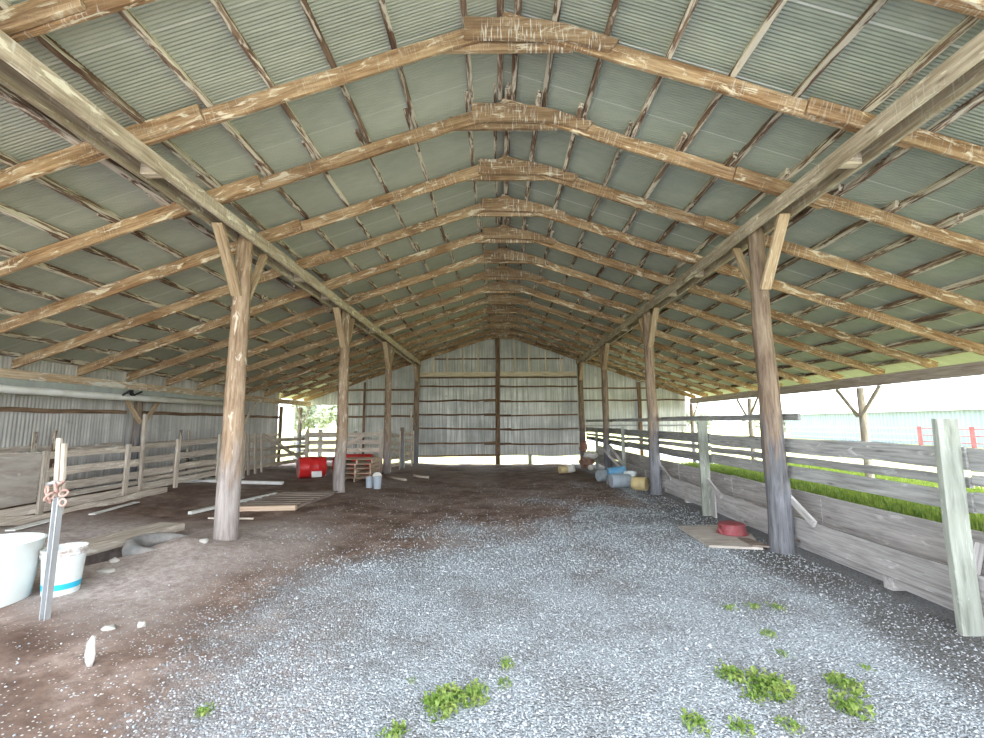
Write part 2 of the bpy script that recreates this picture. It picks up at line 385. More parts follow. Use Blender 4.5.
# the yard all round (a ring so it never lies under the floor)
t = NT('front yard gravel'); oc = t.tc(); M['front'] = t.fin(t.mix(t.noise(oc, 3, 6, .7), (.30, .305, .31), (.38, .38, .375)), .95, 0, .1)
v, f = [], []
def quad(x0, y0, x1, y1, z):
    b = len(v); v.extend([(x0, y0, z), (x1, y0, z), (x1, y1, z), (x0, y1, z)]); f.append((b, b + 1, b + 2, b + 3))
quad(8.9, -60, 120, 160, -.06); quad(-120, -60, -8.9, 160, -.02); quad(-8.9, 19.5, 8.9, 160, -.16)
tag(link('ground', mesh('ground', v, f), 'yard'), 'pale dry grass yard around the barn', None, None, 'structure')

v, f = [], []; quad(-8.9, -60, 8.9, -1.5, -.03)
tag(link('ground', mesh('ground', v, f), 'front'), 'pale gravel drive in front of the open barn end', None, None, 'structure')

# ------------------------------------------------------------------ roof
XR, Y0, DY = .11, 3.97, 1.190
def zr(x): return 4.45 - .352 * (abs(x) - 3.5)          # underside of the rafters
YF, YB = -.05, 19.62  # roof front runs on unseen over the camera, added to cut skylight on gravel
def corrugated_slope(name, side, mat):
    p, amp, z0 = .0345, .0048, .175 + .09 + .008
    n = int((YB - YF) / p * 5); cols = []
    xa = XR if side > 0 else XR - .0; us = [0, .5, 1.0]
    v = []
    for i in range(n + 1):
        y = YF + (YB - YF) * i / n; dz = amp * math.sin(2 * math.pi * (y - YF) / p)
        for u in us:
            x = xa + (side * 9.15 - xa) * u
            v.append((x, y, zr(x) + z0 + dz))
    m_ = len(us); f = [(i * m_ + k, i * m_ + k + 1, (i + 1) * m_ + k + 1, (i + 1) * m_ + k) for i in range(n) for k in range(m_ - 1)]
    # material grain runs along local X
    o = link(name, mesh(name, v, f), mat, None, None, True)
    return tag(o, kind='structure')
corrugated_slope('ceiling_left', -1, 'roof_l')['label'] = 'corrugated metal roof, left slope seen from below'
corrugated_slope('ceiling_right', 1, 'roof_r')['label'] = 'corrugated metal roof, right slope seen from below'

# rafter frames
for k in range(-3, 14):  # the foremost frame is unseen, added under the extended roof front
    y = Y0 + DY * k; i = k + 3
    if y > 19.4: y = 19.36
    lab = ('brown timber rafter frame, ' + (ORD[i] + ' from the open front end' if i < 8 else (ORD[16 - i] + ' from the metal end wall' if i < 16 else 'standing against the metal end wall')))
    T = thing('rafter_frame', lab, 'roof frame', (0, y, 4.4), 'rafter frames under the metal roof')
    ht = .175
    for s in (-1, 1):
        xa = XR; xm = s * (4.0 + random.uniform(-.1, .25)); xo = s * (3.05 + random.uniform(-.15, .1)); xe = s * 8.72
        c = lambda x, sh=0: (x, y + sh, zr(x) + ht / 2 * 1.06)
        board('rafter', c(xa - s * .05, .0 if s > 0 else .0), c(xm), ht, .042, 'rafter', T, wob=.010)
        board('rafter', c(xo, -.045), c(xe, -.045), ht, .042, 'rafter', T, wob=.012)
    jt = random.uniform(-.03, .03)
    prism('collar_tie', [(-.30 + jt, 5.50), (.25, 5.48), (.72 + jt, 5.455), (1.15 + jt, 5.33), (1.25 + jt, 5.44), (.75, 5.62), (.45, 5.69), (-.30 + jt, 5.735)], y - .066, y - .024, 'tie', T, (.1, y, 5.44))
    prism('collar_tie', [(-.78, 5.44), (.80, 5.42), (.62, 5.59), (-.60, 5.61)], y + .024, y + .064, 'tie', T, (.1, y, 5.44))
# purlins
def purlin(x, lab):
    P = thing('purlin', lab, 'roof purlin', (x, YF, zr(x) + .23), 'dark purlins under the roof sheets')
    ks = [-3.3, -2, 1, 4, 7, 10, 13.0]
    for a, (k0, k1) in enumerate(zip(ks, ks[1:])):
        sh = (.034 if a % 2 else -.034); ya = Y0 + DY * k0 - (random.uniform(.16, .32) if a else 0); yb = Y0 + DY * k1 + (.06 if a < 4 else .06)
        z = zr(x) + .187 + .046; j = random.uniform(-.012, .012)
        board('board', (x + sh + j, ya, z - .0), (x + sh - j, min(yb, 19.4), z), .088, .06, 'purlin', P, up=(.352 * (1 if x > 0 else -1), 0, 1), wob=.008)
for s, nm in ((-1, 'left'), (1, 'right')):
    for k in range(14):
        x = s * (.47 + .62 * k) + (XR if k == 0 else 0)
        purlin(x, f'dark streaked purlin on the {nm} roof slope, {ORD[k]} below the ridge pair')
purlin(XR - .09, 'dark ridge purlin, on the left side of the roof peak')
purlin(XR + .09, 'dark ridge purlin, on the right side of the roof peak')

# girders (double planks) on the round posts
PY = {-1: (5.88, 10.0, 14.12), 1: (5.84, 10.3, 14.75)}
for s, nm in ((-1, 'left'), (1, 'right')):
    G = thing('girder', f'double plank girder carried by the {nm} row of round posts', 'girder', (s * 3.6, 1.2, 4.2))
    cuts = [.7] + list(PY[s]) + [19.3]
    for xo in (3.49, 3.73):
        for a, b in zip(cuts, cuts[1:]):
            board('plank', (s * xo, a + .004, 4.315), (s * xo, b - .004, 4.315), .18, .042, 'girder', G, wob=.006, seg=.5)
    for yb_ in (2.6, 4.2, 7.6, 8.8, 12.2, 16.5):
        board('spacer_block', (s * 3.515, yb_, 4.30), (s * 3.705, yb_, 4.30), .12, .09, 'girder', G)

def round_post(s, y, which, r0_, r1_, mat):
    x = s * 3.61; gz = ground_z(x, y) - .12
    T = thing('timber_post', f'round timber post with forked top braces, {which}', 'post', (x, y, gz), 'round posts under the two girders')
    log('pole', (x, y, gz), (x, y, 4.40), r0_, r1_, mat, T, wob=.03)
    for d in (-1, 1):
        ln = .62 if d < 0 else .5
        board('brace', (x + s * -.0, y + d * (r0_ * .75), 3.42), (x, y + d * ln, 4.24), .05, .135 if d < 0 else .11, 'brace', T, up=(0, d, 0), wob=.004)
    return T
names = ['nearest to the camera', 'second from the camera', 'third from the camera']
for s, nm in ((-1, 'left'), (1, 'right')):
    for k, y in enumerate(PY[s]):
        round_post(s, y, f'{nm} row, {names[k]}', (.150, .135, .115)[k], .10, 'post' if s < 0 else 'dark_post')
for s, nm in ((-1, 'left'), (1, 'right')):
    T = thing('timber_post', f'dark round post at the {nm} edge of the big metal end wall panel', 'post', (s * 3.65, 19.15, -.3))
    log('pole', (s * 3.65, 19.15, -.3), (s * 3.62, 19.15, 4.40), .14, .11, 'dark_post', T, wob=.02)
    board('brace', (s * 3.61, 19.02, 3.5), (s * 3.61, 18.5, 4.22), .05, .12, 'brace', T, up=(0, 1, 0))

# eave beams and outer posts
def eave(s, z0, z1, mat, lab, xb):
    T = thing('eave_beam', lab, 'beam', (s * xb, 1.2, z0))
    for a, b in ((1.2, 5.6), (5.6, 10.2), (10.2, 14.6), (14.6, 19.3)):
        board('plank', (s * xb, a + .003, (z0 + z1) / 2), (s * xb, b - .003, (z0 + z1) / 2), z1 - z0, .05, mat, T, wob=.008, seg=.6)
eave(1, 2.43, 2.665, 'eave', 'grey eave beam over the open right side', 8.46)
eave(-1, 2.43, 2.625, 'eave_left', 'brown stained eave beam along the left metal wall', 8.42)
for k, y in enumerate((5.8, 10.34, 14.9, 19.2)):
    T = thing('eave_post', f'slim post with V braces on the open right side, {ORD[k]} from the front', 'post', (8.47, y, -.2), 'posts under the right eave beam')
    log('pole', (8.53 if k < 3 else 8.45, y, -.2), (8.53 if k < 3 else 8.45, y, 2.42), .085, .07, 'lfence' if k < 3 else 'dark_post', T, wob=.02)
    for d in (-1, 1):
        if y + d * .5 > 19.3: continue
        board('brace', (8.46, y + d * .05, 1.75), (8.46, y + d * .62, 2.42), .085, .04, 'lfence', T, up=(0, d, 0))
for k, y in enumerate((5.9, 10.0, 14.05, 18.3)):
    T = thing('eave_post', f'brown post with V braces against the left wall, {ORD[k]} from the front', 'post', (-8.42, y, 0), 'posts along the left metal wall')
    log('pole', (-8.40, y, 0), (-8.40, y, 2.36), .095, .08, 'dark_post', T, wob=.02)
    for d in (-1, 1):
        board('brace', (-8.27, y + d * .05, 1.70), (-8.30, y + d * .62, 2.40), .09, .04, 'lfence' if k > 1 else 'brace', T, up=(0, d, 0))

# ------------------------------------------------------------------ walls
def sheet(name, axis_, c, a0, a1, topf, botf, mat, p=.0676, amp=.006, parent=None):
    n = int((a1 - a0) / p * 5); v = []
    for i in range(n + 1):
        a = a0 + (a1 - a0) * i / n; d = amp * math.sin(2 * math.pi * a / p)
        for z in (botf(a), (botf(a) + topf(a)) / 2, topf(a)):
            v.append((a, c + d, z) if axis_ == 'x' else (c + d, a, z))
    f = [(i * 3 + k, i * 3 + k + 1, (i + 1) * 3 + k + 1, (i + 1) * 3 + k) for i in range(n) for k in (0, 1)]
    return link(name, mesh(name, v, f), mat, parent, None, True)
rooftop = lambda x: zr(x) + .275
YW = 19.52
wall = bpy.data.objects.new('wall_back', None); COL.objects.link(wall); tag(wall, 'corrugated metal end wall with horizontal girts', None, None, 'structure')
sheet('siding', 'x', YW, -3.72, 3.66, rooftop, lambda x: .20 + .03 * math.sin(x * 2), 'wall_metal', parent=wall)
sheet('siding', 'x', YW, 3.66, 8.35, rooftop, lambda x: 1.22, 'wall_metal', parent=wall)
sheet('siding', 'x', YW, -7.2, -3.72, rooftop, lambda x: .1, 'wall_metal', parent=wall)
sheet('siding', 'x', YW, -8.8, -7.2, rooftop, lambda x: 2.50, 'wall_metal', parent=wall)
yg = YW - .05
for z in (3.32, 2.65, 2.02, 1.40, .76, .22):
    dz = random.uniform(-.03, .03)
    board('girt', (-3.6, yg, z + dz), (-.12, yg, z + random.uniform(-.03, .03)), .075, .04, 'girt', wall, wob=.03, seg=.3)
    if z > .3: board('girt', (.02, yg, z - .06), (3.52, yg, z - .04 + dz), .07, .04, 'girt', wall, wob=.03, seg=.3)
    if z > .3: board('girt', (-.65 if z < 2.9 else -.3, yg - .042, z - .03), (.55, yg - .042, z - .03), .07, .03, 'girt', wall, wob=.02, seg=.2)
board('header', (-3.6, yg - .02, 3.84), (3.52, yg - .02, 3.82), .20, .09, 'stud', wall, wob=.01)
board('header', (-3.6, yg - .06, 3.69), (3.52, yg - .06, 3.67), .06, .09, 'girt', wall, wob=.01)
board('girt', (-2.9, yg, 4.55), (2.9, yg, 4.53), .06, .04, 'girt', wall, wob=.01)
for x in (-2.95, -2.32, -1.60, -.92, .75, 1.38, 2.14, 2.81):
    board('stud', (x, yg - .03, 3.93), (x, yg - .03, zr(x) - .01), .06, .04, 'stud', wall, up=(1, 0, 0))
board('center_post', (-.06, yg - .09, -.3), (-.02, yg - .09, 5.62), .20, .12, 'girt', wall, up=(1, 0, 0), wob=.02)
board('short_post', (1.36, yg - .05, -.25), (1.36, yg - .05, .28), .16, .09, 'grey', wall, up=(1, 0, 0))
for z in (3.74, 3.16, 2.62, 1.50):
    if zr(5.5) > z + .1: board('girt', (3.75, yg, z), (min(8.3, 3.5 + (4.45 - z) / .352), yg, z), .07, .04, 'girt' if z > 2 else 'grey', wall, wob=.02)
for z in (3.16, 2.52, 1.97):
    board('girt', (-min(7.1, 3.5 + (4.45 - z) / .352), yg, z), (-3.75, yg, z), .09, .04, 'girt', wall, wob=.02)
board('stud', (6.27, yg - .04, -.2), (6.27, yg - .04, 3.42), .14, .09, 'girt', wall, up=(1, 0, 0))
board('stud', (-6.04, yg - .04, -.2), (-6.04, yg - .04, 3.5), .09, .06, 'girt', wall, up=(1, 0, 0))
board('stud', (-7.16, yg - .04, -.2), (-7.16, yg - .04, 3.1), .16, .1, 'girt', wall, up=(1, 0, 0))

wl_ = bpy.data.objects.new('wall_left', None); COL.objects.link(wl_); tag(wl_, 'weathered grey corrugated wall along the left side', None, None, 'structure')
XL = -8.62
sheet('siding', 'y', XL, 1.5, 16.9, lambda y: 2.60, lambda y: .1, 'wall_left_metal', parent=wl_)
sheet('siding', 'y', XL, 1.5, 16.9, lambda y: 2.91, lambda y: 2.60, 'wall_left_metal', parent=wl_)
sheet('pale_panel', 'y', XL, 16.95, 18.25, lambda y: 2.35, lambda y: 1.2, 'fibre', parent=wl_)
for z in (1.93, 1.22, .5):
    for a, b in ((1.6, 5.8), (6.0, 9.9), (10.1, 13.95), (14.15, 16.9)):
        board('girt', (XL + .035, a, z + random.uniform(-.03, .03)), (XL + .035, b, z + random.uniform(-.03, .03)), .085, .04, 'girt' if z > 1.5 else 'lfence', wl_, wob=.03, seg=.3)
board('stud', (XL + .08, 16.95, 0), (XL + .08, 16.95, 2.35), .16, .06, 'girt', wl_, up=(0, 1, 0))
for y, a in ((7.9, .4), (8.25, .45), (11.6, .3), (11.9, .3)):
    T = board('leaning_board', (XL + .13, y, ground_z(XL, y)), (XL + .09, y + .03, 1.42 + a * .3), .08, .03, 'purlin', None, up=(0, 1, 0))
    tag(T, {7.9: 'dark upright board leaning on the left wall, nearer of the pair behind the plywood panel', 8.25: 'dark upright board leaning on the left wall, farther of the pair behind the plywood panel',
            11.6: 'short dark board leaning on the left wall beyond the tall pole, nearer one', 11.9: 'short dark board leaning on the left wall beyond the tall pole, farther one'}[y], 'board', 'boards leaning on the left wall')

# rolled side curtain below the left beam
T = thing('side_curtain', 'rolled white side curtain hanging below the left eave beam', 'curtain', (-8.2, 4, 2.2))
tube('roll', [(-8.16, 1.8, 2.265), (-8.16, 5, 2.26), (-8.16, 9, 2.25), (-8.16, 13.1, 2.28)], .07, 'tarp_roll', T, 12)
board('curtain_top', (-8.20, 1.8, 2.37), (-8.20, 13.1, 2.37), .15, .02, 'tarp', T, wob=.01)
tube('hook', [(-8.15, 13.1, 2.27), (-8.12, 13.15, 2.2), (-8.12, 13.12, 2.12)], .02, 'tarp_roll', T)
T = thing('crank_bracket', 'small black crank bracket clipped on the rolled curtain', 'bracket', (-8.10, 9.4, 2.30))
tube('arm', [(-8.09, 9.2, 2.29), (-8.10, 9.38, 2.40), (-8.09, 9.5, 2.31), (-8.10, 9.7, 2.40)], .022, 'black', T)
tube('hub', [(-8.12, 9.45, 2.29), (-8.12, 9.45, 2.42)], .035, 'black', T)

# ------------------------------------------------------------------ right fence and feed bunk
T = thing('board_fence', 'long grey board fence with tall posts along the right aisle', 'fence', (3.8, 2.3, 0))
XF = 3.83
for z0, z1 in ((1.25, 1.435), (1.115, 1.20), (.905, 1.065)):
    for a, b in ((1.2, 3.64), (3.66, 7.98), (8.0, 13.1), (13.12, 19.2)):
        board('rail', (XF, a, (z0 + z1) / 2 + random.uniform(-.015, .015)), (XF, b, (z0 + z1) / 2 + random.uniform(-.02, .02)), z1 - z0, .035, 'grey', T, wob=.012)
for a, b in ((5.62, 10.3), (10.32, 14.7), (14.72, 19.2)):
    board('top_rail', (XF, a, 1.705), (XF, b, 1.715), .09, .035, 'grey', T, wob=.008)
for y, w_, d_, h_ in ((3.64, .17, .09, 1.66), (7.99, .17, .08, 1.66), (13.1, .10, .07, 1.52), (16.6, .10, .07, 1.45)):
    board('post', (3.64 if y < 5 else 3.68, y, -.15), (3.655 if y < 5 else 3.69, y, h_), w_, d_ * .6, 'stub', T, up=(1, 0, 0), wob=.006)
T = thing('feed_bunk', 'low wooden feed bunk running below the right board fence', 'feed bunk', (3.9, 2.3, 0))
for i, (a, b) in enumerate(((1.3, 3.66), (3.68, 5.82), (5.84, 7.98), (8.0, 10.28), (10.32, 13.08), (13.1, 19.0))):
    board('front_board', (3.79, a, .285), (3.79, b, .29 + .02 * (i > 1)), .27, .035, 'bunk', T, wob=.01)
    board('sill_board', (3.85, a, .10), (3.85, b, .10), .10, .035, 'bunk', T, wob=.01)
    board('back_board', (4.17, a, .50), (4.17, b, .50), .37, .035, 'bunk', T, wob=.01)
    board('bunk_floor', (3.99, a, .13), (3.99, b, .13), .05, .30, 'soil_trough', T, wob=.01)
for y in (3.2, 4.55, 7.2, 9.2, 11.6):
    board('cross_block', (3.815, y, .08), (4.14, y, .08), .14, .1, 'bunk', T)
board('brace_block', (4.05, 4.0, .35), (4.13, 4.0, .6), .12, .09, 'bunk', T, up=(0, 1, 0))
for (a, za), (b, zb) in (((5.86, .72), (5.38, .43)), ((10.32, .66), (9.72, .40)), ((8.12, .68), (7.56, .39))):
    board('cleat', (3.72, a, za), (3.735, b, zb), .085, .04, 'bunk', T, up=(0, .3, 1), wob=.002)
for y in (3.65, 7.99, 11.6):
    board('front_post', (3.75, y - .12, -.1), (3.75, y - .12, .44), .13, .03, 'bunk', T, up=(0, 1, 0)) if y > 5 else None

# ------------------------------------------------------------------ left fence
XLF = -7.3
rails = ((1.12, 1.235), (.83, .97), (.58, .72), (.46, .54), (.29, .43))
T = thing('board_fence', 'pale wooden pen fence in front of the left metal wall', 'fence', (XLF, 5, .2))
for z0, z1 in rails:
    for a, b, o in ((1.5, 5.2, 0), (5.2, 8.9, 0), (8.9, 12.5, .03)):
        board('rail', (XLF, a + .003, (z0 + z1) / 2 + o), (XLF, b - .003, (z0 + z1) / 2 + o + (.05 if b > 9 else 0)), z1 - z0, .03, 'lfence', T, wob=.02)
for y, h_, w_ in ((4.6, 1.3, .1), (6.95, 1.25, .09), (8.51, 1.28, .09), (9.84, 1.33, .10), (11.31, 1.40, .10), (12.45, 1.45, .09)):
    board('post', (XLF + .04, y, .12), (XLF + .04, y, h_), w_, .045, 'lfence', T, up=(0, 1, 0))
board('tall_pole', (XLF + .055, 8.86, .1), (XLF + .06, 8.82, 1.88), .07, .05, 'lfence', T, up=(0, 1, 0))
board('plywood_panel', (XLF + .03, 5.35, .87), (XLF + .03, 6.88, .84), .76, .018, 'plywood', T, wob=.01)
T = thing('timber_slab', 'warped grey slab lying along the foot of the left fence', 'board', (-7.0, 7.0, .22))
board('slab', (-7.05, 5.2, .26), (-7.05, 9.3, .28), .13, .06, 'lfence', T, wob=.06, seg=.25)
# gate and far pen
T = thing('pen_gate', 'wooden pen gate with diagonal brace at the far left', 'gate', (XLF, 14, .2))
for z in (1.15, .88, .62, .38):
    board('rail', (XLF, 12.6, z + .02), (XLF, 16.4, z - .05), .12, .03, 'lfence', T, wob=.02)
board('brace', (XLF + .04, 13.3, 1.35), (XLF + .04, 16.3, .32), .12, .03, 'lfence', T, wob=.02)
for y in (12.7, 13.05, 13.4): board('upright', (XLF + .045, y, .12), (XLF + .05, y - .12, 1.38), .09, .04, 'lfence', T, up=(0, 1, 0))
T = thing('board_fence', 'grey rail fence across the bright far left opening', 'fence', (-8, 18.6, 0))
for z in (1.14, .84, .54, .22):
    board('rail', (-8.75, 18.55, z), (-6.0, 18.55, z), .12, .035, 'grey', T, wob=.015)
board('post', (-7.58, 18.5, -.2), (-7.58, 18.5, 1.42), .17, .06, 'grey', T, up=(1, 0, 0))
board('post', (-6.1, 18.5, -.2), (-6.1, 18.5, 1.35), .12, .06, 'grey', T, up=(1, 0, 0))
T = thing('board_fence', 'five rail board pen fence behind the red drums', 'fence', (-5, 14.35, 0))
for z in (1.30, 1.05, .79, .52, .24):
    board('rail', (-6.4, 14.38, z), (-3.86, 14.38, z), .13, .03, 'lfence', T, wob=.015)
board('brace', (-5.3, 14.34, .8), (-4.4, 14.34, 1.3), .11, .03, 'lfence', T, wob=.01)
board('post', (-3.86, 14.33, -.1), (-3.86, 14.33, 1.46), .11, .06, 'lfence', T, up=(1, 0, 0))
board('post', (-6.3, 14.33, -.1), (-6.3, 14.33, 1.42), .11, .06, 'lfence', T, up=(1, 0, 0))
for i, (a, b, h_, lb) in enumerate(((14.75, 16.35, 1.38, 'slatted pen panel just behind the third left post'), (16.9, 18.9, 1.33, 'slatted pen panel beside the end wall, left of the big door panel'))):
    T = thing('pen_hurdle', lb, 'pen panel', (-3.72, a, 0), 'slatted panels in the far left corner')
    for z in (.18, .43, .68, .93, 1.2):
        board('slat', (-3.72, a, z + .06), (-3.72 + .0, b, z - .02), .13, .03, 'lfence', T, wob=.012)
    for y in (a + .1, b - .1): board('upright', (-3.69 + .02, y, -.05), (-3.67, y, h_), .09, .035, 'lfence', T, up=(0, 1, 0))
o = log('fence_post', (-3.68, 16.62, -.2), (-3.68, 16.62, 1.5), .075, .07, 'dark_post'); tag(o, 'dark short post standing between the two slatted panels', 'post')
o = board('pole', (-3.55, 17.9, -.1), (-3.72, 18.4, 2.3), .06, .04, 'lfence', None, up=(1, 0, 0)); tag(o, 'thin pale stick leaning beside the left edge of the end wall', 'stick')

# ------------------------------------------------------------------ gate post, tub, pail at the left front
gz = ground_z(-3.64, 3.6)
T = thing('gate_post', 'galvanised channel post with a wooden upper stake wired on', 'post', (-3.64, 3.6, gz))
v = []; ch = [(-.035, -.03), (.035, -.03), (.035, -.022), (-.027, -.022), (-.027, .022), (.035, .022), (.035, .03), (-.035, .03)]
for z in (-.12, .5, .94):
    for (a, b) in ch: v.append((b * .75, -a * .7, z))
f = [(i * 8 + k, i * 8 + (k + 1) % 8, i * 8 + 8 + (k + 1) % 8, i * 8 + 8 + k) for i in range(2) for k in range(8)] + [tuple(range(8)), tuple(range(23, 15, -1))]
link('channel', mesh('channel', v, f), 'galv', T, Matrix.Translation((-3.615, 3.6, gz + .0)))
board('stake', (-3.655, 3.635, .80), (-3.70, 3.635, 1.545), .035, .03, 'lfence', T, up=(1, 0, 0))
board('stake', (-3.62, 3.64, .92), (-3.655, 3.64, 1.50), .03, .03, 'lfence', T, up=(1, 0, 0))
for i in range(7):
    a = i * 2.4; c = Vector((-3.645 + .045 * math.cos(a) + (.05 if i % 3 == 0 else 0), 3.575 + .02 * math.sin(a), 1.03 + .024 * i))
    R = .028 + .006 * (i % 3); ax = Vector((math.sin(a * 1.7), math.cos(a), .6 * math.sin(a * 2.3))).normalized(); e1 = ax.orthogonal().normalized(); e2 = ax.cross(e1)
    tube('chain_link', [c + R * (e1 * math.cos(q * math.pi / 5) + e2 * math.sin(q * math.pi / 5)) for q in range(11)], .009, 'rust', T, 6)
tube('hinge_band', [(-3.71, 3.59, 1.17), (-3.64, 3.575, 1.19), (-3.60, 3.60, 1.18)], .016, 'galv', T)

T = thing('tub', 'big white plastic tub cut off by the left edge', 'tub', (-4.47, 3.80, .10))
tz = ground_z(-4.47, 3.8) - .01
prof = [(.0, .0), (.315, .0), (.335, .02), (.355, .2), (.388, .50), (.398, .503), (.398, .512), (.380, .512), (.345, .2), (.322, .04), (.0, .035)]
lathe('shell', prof, 'white_plastic', T, Matrix.Translation((-4.50, 3.86, tz)), 40)
T = thing('pail', 'white pail with a blue band and rusty rim beside the tub', 'bucket', (-3.92, 4.12, .12))
pz = ground_z(-4.02, 4.12) - .012
prof = [(.0, 0), (.125, 0), (.13, .01), (.152, .33), (.163, .335), (.163, .36), (.155, .365), (.165, .395), (.158, .40), (.146, .33), (.124, .02), (.0, .02)]
lathe('shell', prof, 'white_plastic', T, Matrix.Translation((-4.02, 4.12, pz)), 36)
lathe('blue_band', [(.1285, .03), (.138, .105), (.1395, .105), (.130, .03)], 'blue', T, Matrix.Translation((-4.02, 4.12, pz)), 36)
lathe('rim', [(.1645, .34), (.1660, .36), (.160, .37), (.168, .395), (.162, .405), (.156, .40)], 'rim', T, Matrix.Translation((-4.02, 4.12, pz)), 36)

# half-buried tyre and plank by the hole
T = thing('tyre', 'dusty half buried tyre beside the dug hole', 'tyre', (-4.28, 5.45, .1))
v, f = [], []; n1, n2 = 36, 12
for i in range(n1):
    a = 2 * math.pi * i / n1
    for j in range(n2):
        b = 2 * math.pi * j / n2; r = .34 + .10 * math.cos(b); v.append((r * math.cos(a), r * math.sin(a), .11 * math.sin(b) * (1 + .1 * math.cos(b))))
for i in range(n1):
    for j in range(n2): f.append((i * n2 + j, ((i + 1) % n1) * n2 + j, ((i + 1) % n1) * n2 + (j + 1) % n2, i * n2 + (j + 1) % n2))
link('casing', mesh('casing', v, f), 'rubber', T, Matrix.Translation((-4.14, 5.46, .16)) @ Matrix.Rotation(.18, 4, 'Y') @ Matrix.Scale(.85, 4), True)
o = board('plank', (-4.98, 5.05, .205), (-4.72, 6.40, .205), .09, .44, 'lfence', None, up=(0, 0, 1), wob=.02); tag(o, 'wide weathered plank lying over the edge of the dug hole', 'plank')

# boards on the ground on the left
def lying(name, a, b, wd, th, mat, lab, cat, group=None, lift=.0):
    za = ground_z(*a) + th / 2 + .012 + lift; zb = ground_z(*b) + th / 2 + .012 + lift
    o = board(name, (a[0], a[1], za), (b[0], b[1], zb), th, wd, mat, None, wob=.003); tag(o, lab, cat, group); return o
lying('vinyl_strip', (-8.05, 11.0), (-5.5, 11.2), .14, .07, 'white_pvc', 'long white vinyl strip on the dirt behind the nearest left post', 'strip')
lying('vinyl_strip', (-5.29, 7.57), (-4.80, 9.5), .09, .05, 'white_pvc', 'thin white strip lying slantwise beside the old pallet', 'strip')
lying('stick', (-4.72, 7.20), (-4.0, 7.22), .045, .025, 'lfence', 'short pale stick on the dirt at the foot of the nearest left post', 'stick')
lying('plastic_scrap', (-7.7, 11.5), (-6.9, 11.9), .35, .03, 'white_pvc', 'crumpled white plastic scrap beside the long vinyl strip', 'scrap')
lying('plastic_scrap', (-6.75, 6.1), (-6.80, 6.75), .14, .02, 'white_pvc', 'pale strip of scrap on the dirt below the plywood panel', 'scrap')
lying('plastic_scrap', (-6.55, 7.1), (-6.75, 8.2), .10, .02, 'white_pvc', 'pale strip of scrap on the dirt behind the galvanised post', 'scrap')
T = thing('pallet', 'old flat pallet lying on the dirt right of the nearest left post', 'pallet', (-4.2, 8.7, .12))
pz = ground_z(-4.2, 8.7) - .035
for i in range(8):
    y = 8.02 + i * .22; board('slat', (-4.85 + .12 * i * .2, y, pz + .10), (-3.72 + .03 * i, y + .03, pz + .10), .022, .12, 'brown_board', T)
for x in (-4.72, -4.2, -3.72): board('stringer', (x, 7.96, pz + .045), (x + .08, 9.7, pz + .045), .085, .04, 'brown_board', T, seg=.3)
o = lying('board', (-4.85, 7.78), (-3.60, 7.86), .10, .085, 'pallet', 'tan timber lying in front of the old pallet', 'board')
# pallet stack, drums, cans
T0 = None
for i in range(5):
    z = ground_z(-3.95, 12.4) + .0 + i * .125
    lb = ['bottom pallet of the small stack behind the second left post', 'second pallet up of the small stack', 'middle pallet of the small stack', 'fourth pallet up of the small stack, under the top one', 'top pallet of the small stack with the red drum behind'][i]
    T = thing('pallet', lb, 'pallet', (-3.95, 12.4, z), 'stacked pallets beside the red drums')
    j = random.uniform(-.03, .03)
    for k in range(5): board('slat', (-4.4 + j, 12.15 + k * .17, z + .112), (-3.50 + j, 12.15 + k * .17, z + .112), .018, .12, 'pallet', T)
    for k in range(3): board('stringer', (-4.37 + k * .42 + j, 12.1, z + .05), (-4.37 + k * .42 + j, 12.9, z + .05), .095, .04, 'pallet', T)
    if i == 0:
        pass
def lying_drum(loc, axis_, L, r, mat, lab, cat, end=None, group=None, name='drum', lidm=None):
    T = thing(name, lab, cat, loc, group)
    Z = Vector(axis_).normalized(); q = Z.to_track_quat('Z', 'Y').to_matrix().to_4x4()
    mw = Matrix.Translation(loc) @ q @ Matrix.Translation((0, 0, -L / 2))
    lathe('body', [(0, 0), (r * .93, 0), (r, .03 * L), (r, .3 * L), (r * 1.03, .33 * L), (r, .36 * L), (r, .64 * L), (r * 1.03, .67 * L), (r, .7 * L), (r, .97 * L), (r * .93, L), (0, L)], mat, T, mw, 32)
    if end:
        lathe('end_lid', [(0, -.012), (r * .86, -.012), (r * .9, .004), (r * .9, .02)], end, T, mw, 32)
    return T, mw
T, _ = lying_drum((-5.55, 13.0, ground_z(-5.55, 13) + .30), (.82, .57, 0), .74, .30, 'red', 'red plastic drum lying down with a pale end and white label', 'drum', 'red_end', 'red drums by the pallet stack')
board('label', (-5.43, 12.74, .20), (-5.20, 12.90, .20), .17, .012, 'label', T)
lying_drum((-4.55, 13.75, ground_z(-4.7, 13.6) + .33), (1, .10, 0), 1.15, .33, 'red', 'red plastic drum lying behind the second left post and pallets', 'drum', None, 'red drums by the pallet stack')
def pail(x, y, r0_, r1_, h, mat, lab, name='bucket', cat='bucket', group=None, rim=None):
    z = ground_z(x, y) - .005; T = thing(name, lab, cat, (x, y, z), group)
    lathe('body', [(0, 0), (r0_, 0), (r1_, h * .86), (r1_ * 1.06, h * .87), (r1_ * 1.06, h * .93), (r1_, h * .94), (r1_, h), (r1_ * .93, h), (r0_ * .93, .02), (0, .02)], mat, T, Matrix.Translation((x, y, z)), 24)
    if rim: lathe('rim', [(r1_ * 1.01, h * .97), (r1_ * 1.05, h * .985), (r1_ * 1.01, h * 1.01), (r1_ * .9, h * 1.01)], rim, T, Matrix.Translation((x, y, z)), 24)
    return T
pail(-3.16, 10.75, .075, .085, .27, 'grey_plastic', 'grey can standing right of the second left post, left one of two', 'can', 'can', 'cans by the second left post', 'galv')
